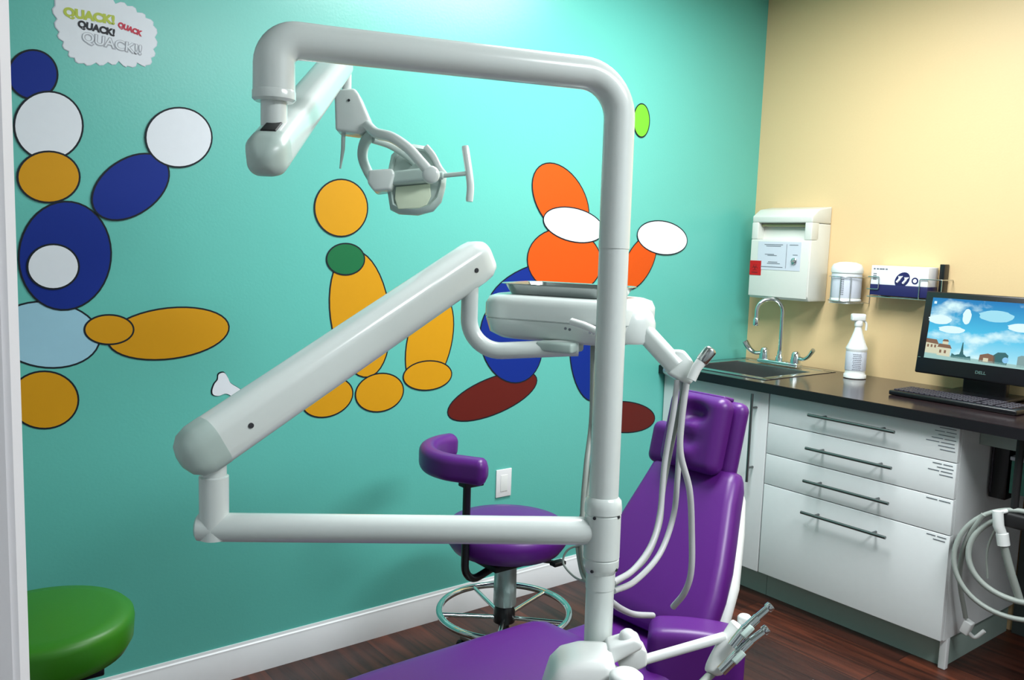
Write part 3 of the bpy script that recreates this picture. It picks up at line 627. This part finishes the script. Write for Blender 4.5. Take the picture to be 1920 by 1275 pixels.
# headrest
hc = Vector((-1.592, -1.025, .908)); hz = Vector((.22, .0, 1)).normalized(); hy = Vector((-.05, 1, 0)).normalized(); hn = hy.cross(hz).normalized()
if hn.x > 0: hn = -hn
RH = Matrix((hn, hy, hz)).transposed()   # local x = towards face, y = width, z = up
def hfn(p):
    q = p.copy()
    if q.x > .0:
        for (y, z, s, a) in ((.0, .055, .030, -.030), (.03, .055, .02, -.010), (-.03, .055, .02, -.010), (0, .018, .016, .016), (0, -.062, .022, .014), (-.03, -.02, .02, -.004), (0, -.028, .018, -.010)):
            q.x += a*math.exp(-((p.y-y)**2+(p.z-z)**2)/(s*s))
    return q
b = B(); rbox(b, hc, (.07, .205, .225), .032, RH, 26, hfn); hd = obj('headrest', b, 'purple', t, sharp=180)
b = B(); rbox(b, hc-hn*.058-hz*.004, (.055, .235, .225), .026, RH, 14); obj('headrest_back', b, 'purple', hd, sharp=180)
b = B(); rbox(b, hc-hn*.035-hz*.055+hy*.13, (.06, .09, .13), .026, RH, 12); obj('side_wing', b, 'purple', hd, sharp=180)
b = B(); box(b, hc-hn*.03+hz*.112, (.05, .14, .012), RH, bev=.005); obj('top_strap', b, 'purple', hd)
b = B(); box(b, hc-hn*.05-hz*.15, (.02, .08, .16), RH, bev=.004); obj('headrest_bar', b, 'steel', hd)
# seat with a raised near bolster
def sfn(p):
    q = p.copy(); 
    q.z += .02*math.cos(min(1, abs(p.y)/.26)*PI/2) if p.z > 0 else 0
    return q
b = B(); rbox(b, (-1.93, -1.12, .335), (.42, .38, .10), .045, None, 14); seat = obj('seat', b, 'purple', t, sharp=180)
def lfn(p):
    q = p.copy()
    if p.z > 0: q.z += .022*math.cos(min(1, abs(p.y)/.26)*PI/2)*(1-(max(0, -p.x-.1)/.9)**2*.6)
    q.z -= .05*max(0, -p.x/.55)**2
    s_ = 1-.10*max(0, -p.x/.55)**2; q.y *= s_
    q.z -= .06*max(0, (p.x-.42)/.13)**2
    return q
b = B(); rbox(b, (-2.55, -1.10, .355), (1.10, .42, .12), .055, None, 22, lfn); obj('leg_rest', b, 'purple', t, sharp=180)
b = B(); A = hit(1222, 1143, 2, .50); Bq = hit(1392, 1163, 2, .50); dirv = (Bq-A); dirv.z = 0; Lg = dirv.length; dirv.normalize(); pn = Vector((-dirv.y, dirv.x, 0));
if pn.x > 0: pn = -pn
RB = Matrix((dirv, pn, Vector((0, 0, 1)))).transposed()
def bfn(p):
    q = p.copy(); 
    if p.z > 0: q.z -= .02*(p.x/.12)**2*.5
    return q
b = B(); rbox(b, (A+Bq)/2+pn*.055+Vector((0, 0, -.105)), (Lg+.01, .12, .21), .028, RB, 14, bfn); obj('side_bolster', b, 'purple', t, sharp=180)
# underframe: plate, column, floor base
b = B(); bx(b, -2.75, -1.75, -1.24, -.88, .27, .315, bev=.012); obj('underframe', b, 'shell2', t)
b = B(); loft(b, [((-2.2, -1.06, .06), (1, 0, 0), (0, 1, 0), .34, .24, .05), ((-2.15, -1.06, .18), (1, 0, 0), (0, 1, 0), .28, .2, .05), ((-2.1, -1.06, .275), (1, 0, 0), (0, 1, 0), .3, .22, .05)]); obj('lift_column', b, 'shell2', t)
b = B(); rbox(b, (-2.25, -1.06, .032), (.9, .46, .062), .03, None, 12); obj('floor_base', b, 'shell2', t, sharp=180)

# ------------------------------------------------------------ delivery unit (post, lower arms, tray head, hoses)
P0 = Vector((-2.447, -1.522, 0)); 
def post(z): # slightly leaning as the photo shows
    return Vector((-2.447+(z-.7)*.030, -1.522+(z-.7)*.038, z))
t = thing('delivery_unit', 'white dental delivery unit: post, jointed arm and tray head with hoses', 'dental unit', (post(0).x, post(0).y, 0))
b = B(); sweep(b, [post(.05), post(.83)], .0265, 32); obj('lower_post', b, 'shell', t)
b = B(); sweep(b, [post(.80), post(1.435)], .0275, 32); obj('upper_post', b, 'shell', t)
b = B(); zr = [(.828, .0265), (.836, .031), (.842, .0335), (.856, .0335), (.857, .0325), (.859, .0325), (.860, .0340), (.940, .0340), (.941, .0330), (.943, .0330), (.944, .0350), (.955, .0350), (.968, .0335), (.974, .028)]
sweep(b, [post(z) for z, _ in zr], [r_ for _, r_ in zr], 36); obj('swivel_collar', b, 'shell', t)
b = B()
for px_s, py_s in ((1112, 963), (1161, 963), (1108, 1064), (1157, 1064)):
    p = at(px_s, py_s, 1.60); ax2 = post(p.z); d_ = (p-ax2); d_.z = 0; 
    d2 = -cf.copy(); d2.z = 0; d2.normalize(); lat = cr.dot(p-ax2); lat = max(-.027, min(.027, lat)); rr = .0345 if p.z > .9 else .0335
    q = ax2+Vector((cr.x, cr.y, 0)).normalized()*lat+d2*math.sqrt(rr*rr-lat*lat); lathe(b, [(.0032, -.001), (.003, .0012), (.001, .0014)], q, q-ax2, 12)
obj('screw', b, 'darkink', t)
# housing at base
hb = Vector((-2.485, -1.555, 0)); vr = Vector((cr.x, cr.y, 0)).normalized(); vf = Vector((cf.x, cf.y, 0)).normalized()
hcx = at(1092, 1230, 1.53); hc0 = Vector((hcx.x, hcx.y, 0))+vr*-.005
b = B(); loft(b, [(hc0+Vector((0, 0, .0)), vr, vf, .20, .20, .03), (hc0+Vector((0, 0, .35)), vr, vf, .165, .17, .03), (hc0+Vector((0, 0, .64)), vr, vf, .128, .125, .025), (hc0+vr*.006+Vector((0, 0, .685)), vr, vf, .116, .115, .022), (hc0+vr*.012+Vector((0, 0, .705)), vr, vf, .098, .10, .02), (hc0+vr*.022+Vector((0, 0, .716)), vr, vf, .07, .085, .02), (hc0+vr*.026+Vector((0, 0, .719)), vr, vf, .04, .06, .018)], n=8)
obj('base_housing', b, 'shell2', t, sharp=60)
# lower arm
zA = .908; a0 = post(zA)+Vector((0, 0, 0)); a1 = at(372, 987, 1.55); a1.z = zA
dA = (a1-a0).normalized()
b = B(); sweep(b, [a0+dA*.02, a0+dA*.038, a1-dA*.01, a1, a1+dA*.004], [.024, .0262, .0262, .0245, .019], 32); obj('lower_arm', b, 'shell', t)
kn = a1-dA*.028; e2 = at(410, 905, 1.555)
b = B(); sweep(b, [kn+Vector((0, 0, -.020)), kn+Vector((0, 0, .042)), kn+Vector((0, 0, .095)), kn+Vector((0, 0, .097)), kn+Vector((0, 0, .150))], [.0262, .0262, .0262, .0225, .0225], 32); obj('elbow_joint', b, 'shell', t)
# spring arm
sA = at(376, 842, 1.50); sB = at(898, 487, 1.87); ds = (sB-sA); L_ = ds.length; ds.normalize()
secp = rsec(.082, .092, .030, 7)
def armz(s): return sA+ds*s
b = B(); sweep(b, [armz(.030), armz(L_*.5), armz(L_-.02), armz(L_), armz(L_+.016), armz(L_+.024)], [1, 1, 1, .96, .80, .5], sec=secp, up=(0, 0, 1)); arm = obj('spring_arm', b, 'shell', t, sharp=60)
b = B(); sweep(b, [armz(.030), armz(.0), armz(-.020), armz(-.034), armz(-.040)], [1.01, 1.0, .88, .62, .3], sec=secp, up=(0, 0, 1)); obj('end_cap', b, 'greyp', arm, sharp=60)
sn = ds.cross(Vector((0, 0, 1))).normalized(); 
if sn.dot(cf) > 0: sn = -sn
for s_ in (.085, L_-.045):
    b = B(); lathe(b, [(.0052, -.002), (.005, .0015), (.002, .0016)], armz(s_)+sn*.0415, sn, 14); obj('screw', b, 'darkink', arm)
# J pipe
b = B(); J = [at(880, 520, 1.86), at(878, 660, 1.86), at(1078, 652, 1.84)]; J[0] = Vector((J[1].x, J[1].y, J[0].z)); sweep(b, fillet(J, .068, 12)+[at(1084, 652, 1.84)], .0185, 24); obj('drop_pipe', b, 'shell', t)
# tray head
hr = (at(1190, 600, 1.80)-at(905, 600, 1.97)); hr.z = 0; hr.normalize(); hfw = Vector((-hr.y, hr.x, 0))
c0 = at(1050, 603, 1.90); c0 = Vector((c0.x, c0.y, 0))+hfw*.055
zt = 1.333
b = B(); loft(b, [(c0+Vector((0, 0, z)), hr, hfw, w, d_, .06) for z, w, d_ in ((1.226, .26, .17), (1.228, .30, .20), (1.240, .335, .235), (1.272, .35, .25), (1.2725, .344, .245), (1.275, .344, .245), (1.2755, .352, .252), (1.305, .352, .252), (1.320, .340, .24), (1.326, .31, .215))], n=8); hd2 = obj('tray_head', b, 'shell', t, sharp=50)
b = B(); e = c0+hr*.150-hfw*.03; lathe(b, [(.056, -.045), (.060, -.038), (.060, -.002), (.054, .016), (.042, .030), (.02, .037), (.002, .038)], (e.x, e.y, 1.280), seg=32); obj('side_knuckle', b, 'shell', hd2, sharp=50)
b = B(); q = at(1050, 648, 1.845); box(b, Vector((q.x, q.y, 1.222)), (.085, .07, .022), Matrix((hr, hfw, Vector((0, 0, 1)))).transposed(), bev=.006); obj('mount_plate', b, 'greyp', hd2)
b = B(); sweep(b, hand([(1072, 603, 1.77), (1095, 610, 1.745), (1128, 625, 1.72), (1150, 630, 1.73)]), .0075, 14); obj('grab_handle', b, 'shell2', hd2)
b = B(); 
for a_, q_ in ((1060, 616), (1068, 618), (1106, 624), (1113, 625)): 
    p = at(a_, q_, 1.775); lathe(b, [(.003, 0), (.003, .002)], p, -cf, 10)
obj('touch_pad_mark', b, 'ink', hd2)
# right arm to handpiece holder
b = B(); w0, w1 = at(1195, 608, 1.83), at(1268, 688, 1.80); sweep(b, [w0, w0.lerp(w1, .25), w0.lerp(w1, .26), w1], [1, 1, 1.05, 1.05], sec=rsec(.036, .038, .012), up=(0, 0, 1)); ha = obj('holder_arm', b, 'shell', t, sharp=60)
b = B(); prism(b, hand([(1249, 700, 1.79), (1258, 678, 1.79), (1266, 655, 1.79), (1284, 656, 1.79), (1302, 678, 1.79), (1306, 700, 1.79), (1298, 722, 1.79), (1282, 718, 1.79)]), cf, .062, .008); hh = obj('handpiece_holder', b, 'shell', t, sharp=50)
# hoses
def hose(pts, r, m='hose', name='hose', parent=None): 
    b = B(); sweep(b, spline(hand(pts), 10), r, 12); return obj(name, b, m, parent or t, sharp=80)
hose([(1270, 712, 1.80), (1263, 770, 1.80), (1246, 870, 1.80), (1238, 960, 1.78), (1222, 1020, 1.74), (1188, 1068, 1.68), (1150, 1092, 1.62)], .0062)
hose([(1286, 715, 1.81), (1276, 760, 1.81), (1256, 850, 1.82), (1243, 920, 1.82), (1236, 985, 1.80), (1208, 1050, 1.74), (1150, 1096, 1.64)], .0055, 'hose2')
hose([(1280, 716, 1.82), (1277, 790, 1.83), (1270, 900, 1.84), (1262, 970, 1.84), (1236, 1040, 1.80), (1190, 1090, 1.72), (1150, 1108, 1.64)], .0062)
hose([(1288, 712, 1.80), (1278, 790, 1.80), (1276, 850, 1.80), (1293, 920, 1.81), (1297, 1000, 1.83), (1296, 1070, 1.84), (1284, 1110, 1.86), (1262, 1138, 1.9)], .0068)
hose([(1145, 1128, 1.66), (1165, 1142, 1.74), (1190, 1152, 1.84), (1224, 1154, 1.93)], .0068)
hose([(1112, 640, 1.86), (1110, 780, 1.80), (1100, 870, 1.74), (1093, 960, 1.72), (1094, 1040, 1.70), (1106, 1085, 1.66), (1125, 1105, 1.62)], .0060, 'hose2')
hose([(1122, 640, 1.84), (1119, 780, 1.78), (1106, 900, 1.73), (1084, 1000, 1.72), (1088, 1060, 1.70), (1100, 1090, 1.66), (1120, 1096, 1.62)], .0045, 'hose2')
hose([(1100, 1020, 1.70), (1066, 1030, 1.72), (1056, 1055, 1.72), (1075, 1080, 1.69), (1100, 1092, 1.66), (1120, 1094, 1.62)], .0022, 'hose2', 'thin_cord')
# assistant arm
b = B(); prism(b, hand([(1140, 1216, 1.53), (1192, 1200, 1.53), (1205, 1206, 1.53), (1206, 1218, 1.53), (1150, 1247, 1.53), (1140, 1247, 1.53)]), cf, .06, .006); aj = obj('assistant_joint', b, 'shell2', t, sharp=50)
b = B(); kb = at(1177, 1197, 1.56); lathe(b, [(.0165, -.008), (.0165, .003), (.014, .011), (.008, .016), (.001, .0175)], kb, (0, 0, 1)); obj('knob', b, 'shell2', aj, sharp=60)
b = B(); prism(b, hand([(1160, 1246, 1.55), (1205, 1214, 1.55), (1214, 1222, 1.55), (1214, 1250, 1.55), (1198, 1258, 1.55), (1165, 1262, 1.55)]), cf, .05, .005); obj('joint_block', b, 'shell2', aj, sharp=50)
b = B(); lathe(b, [(.024, -.012), (.029, -.006), (.029, .006), (.022, .012), (.002, .013)], at(1174, 1273, 1.45), (0, 0, 1)); obj('round_knob', b, 'shell2', t, sharp=60)
b = B(); sweep(b, [post(.655), at(1174, 1273, 1.45)], .012, 12); obj('knob_stem', b, 'steel', t)
b = B(); sweep(b, hand([(1205, 1238, 1.57), (1358, 1194, 1.60)]), .0092, 20); aa = obj('assistant_arm', b, 'shell2', t)
w = spline(hand([(1338, 1266, 1.585), (1342, 1248, 1.59), (1360, 1214, 1.60), (1380, 1182, 1.61), (1388, 1172, 1.61)]), 6)
nw = len(w); b = B(); sweep(b, w, [.35, .75, .95]+[1]*(nw-6)+[.95, .8, .45], sec=[(a_*.0175, c_*.0175) for a_, c_ in [(math.cos(q*PI/10), math.sin(q*PI/10)) for q in range(20)]]); ah = obj('assistant_holder', b, 'shell2', t, sharp=80)
b = B(); lathe(b, [(.011, -.008), (.0135, -.004), (.0135, .006), (.010, .010), (.002, .011)], at(1396, 1163, 1.63)); obj('holder_puck', b, 'shell2', ah, sharp=60)
hose([(1336, 1262, 1.59), (1322, 1275, 1.57), (1300, 1300, 1.55), (1270, 1345, 1.55)], .0075, 'hose2', 'hose')
# chrome suction valves resting in the assistant holder
for k, (pts, lb) in enumerate(((((1372, 1212, 1.565), (1398, 1180, 1.570), (1420, 1158, 1.575), (1443, 1138, 1.58)), 'slim chrome suction valve, upper of the two by the floor-level holder'), (((1352, 1258, 1.56), (1382, 1228, 1.56), (1408, 1202, 1.565), (1436, 1181, 1.57)), 'slim chrome suction valve, lower of the two by the floor-level holder'))):
    P = hand(pts); t2 = thing('suction_valve', lb, 'handpiece', P[0], 'chrome suction valves on the assistant holder')
    b = B(); sweep(b, spline(P[:3], 6), [.010]*7+[.0085]*6, 16); obj('valve_body', b, 'chrome', t2)
    b = B(); sweep(b, [P[2], P[3]], [.0075, .0070], 16); dd = (P[3]-P[2]).normalized(); sweep(b, [P[3]-dd*.006, P[3]-dd*.004, P[3]+dd*.003, P[3]+dd*.004], [.0078, .0092, .0092, .0078], 16); obj('tip_socket', b, 'chrome', t2)
    b = B(); lathe(b, [(.0052, 0), (.0052, .0004)], P[3]+dd*.0041, dd, 14); obj('socket_hole', b, 'blackm', t2)
    b = B(); c = P[1]-cf*.012; box(b, c, (.012, .008, .026), (P[2]-P[1]).to_track_quat('Z', 'Y').to_matrix(), bev=.002); obj('control_lever', b, 'greyp', t2)
# handpiece in the upper holder
P = hand([(1296, 712, 1.77), (1306, 690, 1.77), (1315, 678, 1.77), (1334, 655, 1.77)]); t2 = thing('handpiece', 'short grey and white handpiece standing up in the arm-end holder', 'handpiece', P[0])
b = B(); sweep(b, [P[0], P[1], P[2]], [.010, .0105, .0115], 18); obj('handle', b, 'shell2', t2)
b = B(); dd = (P[3]-P[2]).normalized(); sweep(b, [P[2], P[2]+dd*.004, P[3]-dd*.004, P[3], P[3]+dd*.002], [.012, .0135, .0135, .012, .009], 18); obj('metal_collar', b, 'steel', t2, label='darker grey collar end')
# metal instrument tray resting on the tray head
tc_ = c0-hr*.005; t2 = thing('instrument_tray', 'shallow polished metal tray lying on the white tray head', 'tray', (tc_.x, tc_.y, 1.327))
b = B(); RT = Matrix((hr, hfw, Vector((0, 0, 1)))).transposed()
rings = []
for z, w, d_, rr in ((0, .240, .150, .03), (.0015, .242, .152, .03), (.0210, .262, .172, .035), (.0225, .278, .188, .04), (.021, .280, .190, .04), (.0195, .264, .174, .035), (-.0012, .242, .152, .03)):
    rings.append((tc_+Vector((0, 0, 1.3285+z)), hr, hfw, w, d_, rr))
loft(b, rings, n=8); obj('dish', b, 'steel', t2, sharp=50)
b = B(); loft(b, [(tc_+Vector((0, 0, 1.3295+z)), hr, hfw, .22, .125, .03) for z in (0.0022, .0030)]); obj('dish_floor', b, 'steel', t2)

# ------------------------------------------------------------ operatory light hanging from the overhead pipe
pt = post(1.435); top = at(1158, 150, 1.585); 
t = thing('operatory_light', 'white overhead dental lamp on a bent pipe and spring arm', 'dental lamp', pt)
zt_ = at(1150, 150, 1.58).z; pA = Vector((post(zt_).x, post(zt_).y, zt_)); el = at(514, 72, 1.33); zt2 = el.z
b = B(); path = fillet([pt, pA, el-(el-pA).normalized()*.05], .075, 12)
sweep(b, path, .0285, 32); obj('overhead_pipe', b, 'shell', t, sharp=80)
b = B(); dE = (pA-el).normalized(); pe = fillet([el+dE*.075, el, Vector((el.x, el.y, el.z-.085))], .038, 10); sweep(b, pe, [.0287]+[.0292+.0003*k for k in range(11)]+[.0325], 32); ef = obj('elbow_fitting', b, 'shell', t, sharp=80)
b = B(); sweep(b, [Vector((el.x, el.y, el.z-.085-k)) for k in (-.006, -.004, .008, .012)], [.0325, .0335, .0335, .029], 32); obj('trim_ring', b, 'shell', ef)
pv = at(505, 250, 1.33); b = B(); sweep(b, [Vector((el.x, el.y, el.z-.09)), Vector((el.x, el.y, pv.z-.01))], .0205, 24); obj('pivot_tube', b, 'shell', t)
lA = at(500, 292, 1.29); lB = at(638, 114, 1.90); dl = (lB-lA); LL = dl.length; dl.normalize()
sec2 = rsec(.062, .063, .022, 7)
b = B(); sweep(b, [lA+dl*s for s in (.03, LL*.5, LL-.02, LL, LL+.015)], [1, 1, 1, .9, .6], sec=sec2, up=(0, 0, 1)); la = obj('spring_arm', b, 'shell', t, sharp=60)
b = B(); sweep(b, [lA+dl*s for s in (.030, .0, -.016, -.028, -.034)], [1.01, 1.0, .86, .58, .25], sec=sec2, up=(0, 0, 1)); obj('end_cap', b, 'greyp', la, sharp=60)
b = B(); upl = (Vector((0, 0, 1))-dl*dl.z).normalized(); box(b, lA+dl*.046+upl*.031, (.024, .05, .006), Matrix((dl.cross(upl), dl, upl)).transposed(), bev=.002); obj('arm_slot', b, 'blackm', la, label='dark slot at the pivot')
# vertical drop and bracket at the far end
br_ = at(655, 170, 1.93); b = B(); dt = at(650, 172, 1.93); sweep(b, [Vector((dt.x, dt.y, lB.z)), dt], .0105, 16); obj('drop_tube', b, 'shell', t)
b = B(); prism(b, hand([(626, 178, 1.90), (636, 166, 1.90), (664, 164, 1.90), (672, 174, 1.90), (695, 228, 1.90), (690, 244, 1.90), (672, 250, 1.90), (628, 244, 1.90)]), cf, .055, .007); bkt = obj('head_bracket', b, 'shell', t, sharp=50)
for a_, q_ in ((654, 188), (684, 232)):
    b = B(); lathe(b, [(.003, 0), (.003, .0015)], at(a_, q_, 1.899), -cf, 10); obj('screw', b, 'darkink', bkt)
b = B(); sweep(b, hand([(644, 248, 1.92), (643, 280, 1.92), (638, 316, 1.92)]), [.0048, .0045, .002], 10); obj('hanging_cord', b, 'greyp', t)
# yoke
ys = [(a_*1.0, c_*1.0) for a_, c_ in rsec(.022, .026, .009, 5)]
b = B(); sweep(b, spline(hand([(690, 236, 1.90), (706, 250, 1.87), (735, 258, 1.84), (765, 278, 1.82), (790, 305, 1.81), (808, 326, 1.81)]), 7), 1, sec=ys, up=cf); obj('yoke_arm', b, 'shell', t, sharp=80)
b = B(); sweep(b, spline(hand([(700, 248, 1.90), (684, 268, 1.94), (680, 295, 1.97), (690, 322, 1.98), (704, 345, 1.98)]), 7), 1, sec=ys, up=cf); obj('yoke_arm', b, 'greyp', t, sharp=80)
b = B(); sweep(b, spline(hand([(700, 262, 1.90), (730, 272, 1.92), (756, 288, 1.94), (778, 306, 1.95)]), 7), .7, sec=ys, up=cf); obj('yoke_brace', b, 'greyp', t, sharp=80)
b = B(); lathe(b, [(.018, -.006), (.019, 0), (.018, .010), (.013, .014), (.002, .015)], at(808, 328, 1.81), -cf); obj('yoke_knob', b, 'shell', t, sharp=60)
b = B(); prism(b, hand([(690, 318, 1.92), (735, 315, 1.92), (740, 325, 1.92), (732, 354, 1.92), (700, 358, 1.92), (688, 342, 1.92)]), cf, .06, .006); obj('switch_block', b, 'shell', t, sharp=50)
b = B(); sweep(b, hand([(728, 336, 1.95), (806, 328, 1.93)]), 1, sec=rsec(.030, .036, .008), up=cf); obj('cross_bar', b, 'greyp', t, sharp=60)
# lamp head: hollow shield with lens
out = [(734, 292), (752, 274), (776, 271), (800, 275), (814, 288), (826, 310), (838, 326), (836, 350), (828, 378), (812, 396), (782, 404), (748, 402), (732, 394), (727, 362), (726, 330)]
ctr = at(782, 340, 1.98)
b = B(); rings = []
for k, (sc_, dz) in enumerate(((.80, .0), (.86, -.004), (.97, .004), (1.0, .018), (.96, .045), (.80, .065), (.5, .078), (.15, .082))):
    rings.append([b.verts.new(ctr+(at(x, y, 1.98)-ctr)*sc_+cf*(dz-.02)) for x, y in out])
m_ = len(out)
for i in range(len(rings)-1):
    for j in range(m_): b.faces.new((rings[i][j], rings[i][(j+1) % m_], rings[i+1][(j+1) % m_], rings[i+1][j]))
b.faces.new(rings[-1]); sh = obj('lamp_shield', b, 'greyp', t, sharp=60)
b = B(); prism(b, [ctr+(at(x, y, 1.98)-ctr)*.82-cf*.018 for x, y in out], cf, .003); obj('shield_panel', b, 'greyp', sh)
b = B(); prism(b, hand([(742, 350, 1.955), (806, 344, 1.955), (808, 368, 1.955), (800, 384, 1.955), (786, 390, 1.955), (746, 392, 1.955), (740, 372, 1.955)]), cf, .008, .002); obj('lens', b, 'glass', sh, label='pale clear lens')
b = B(); sweep(b, spline(hand([(800, 277, 1.95), (812, 292, 1.94), (824, 315, 1.94), (834, 328, 1.95)]), 6), 1, sec=rsec(.014, .018, .005), up=cf); obj('shield_rib', b, 'shell', sh, sharp=60)
b = B(); sweep(b, hand([(815, 329, 1.93), (830, 329, 1.93), (832, 329, 1.93), (878, 325, 1.93)]), [.009, .009, .0055, .005], 14); hn_ = obj('handle_stem', b, 'greyp', t)
b = B(); sweep(b, spline(hand([(872, 274, 1.93), (876, 300, 1.93), (880, 328, 1.93), (882, 352, 1.93), (880, 378, 1.93)]), 5), [.0075]+[.0085]*19+[.0075], 14); obj('handle_bar', b, 'shell', hn_)
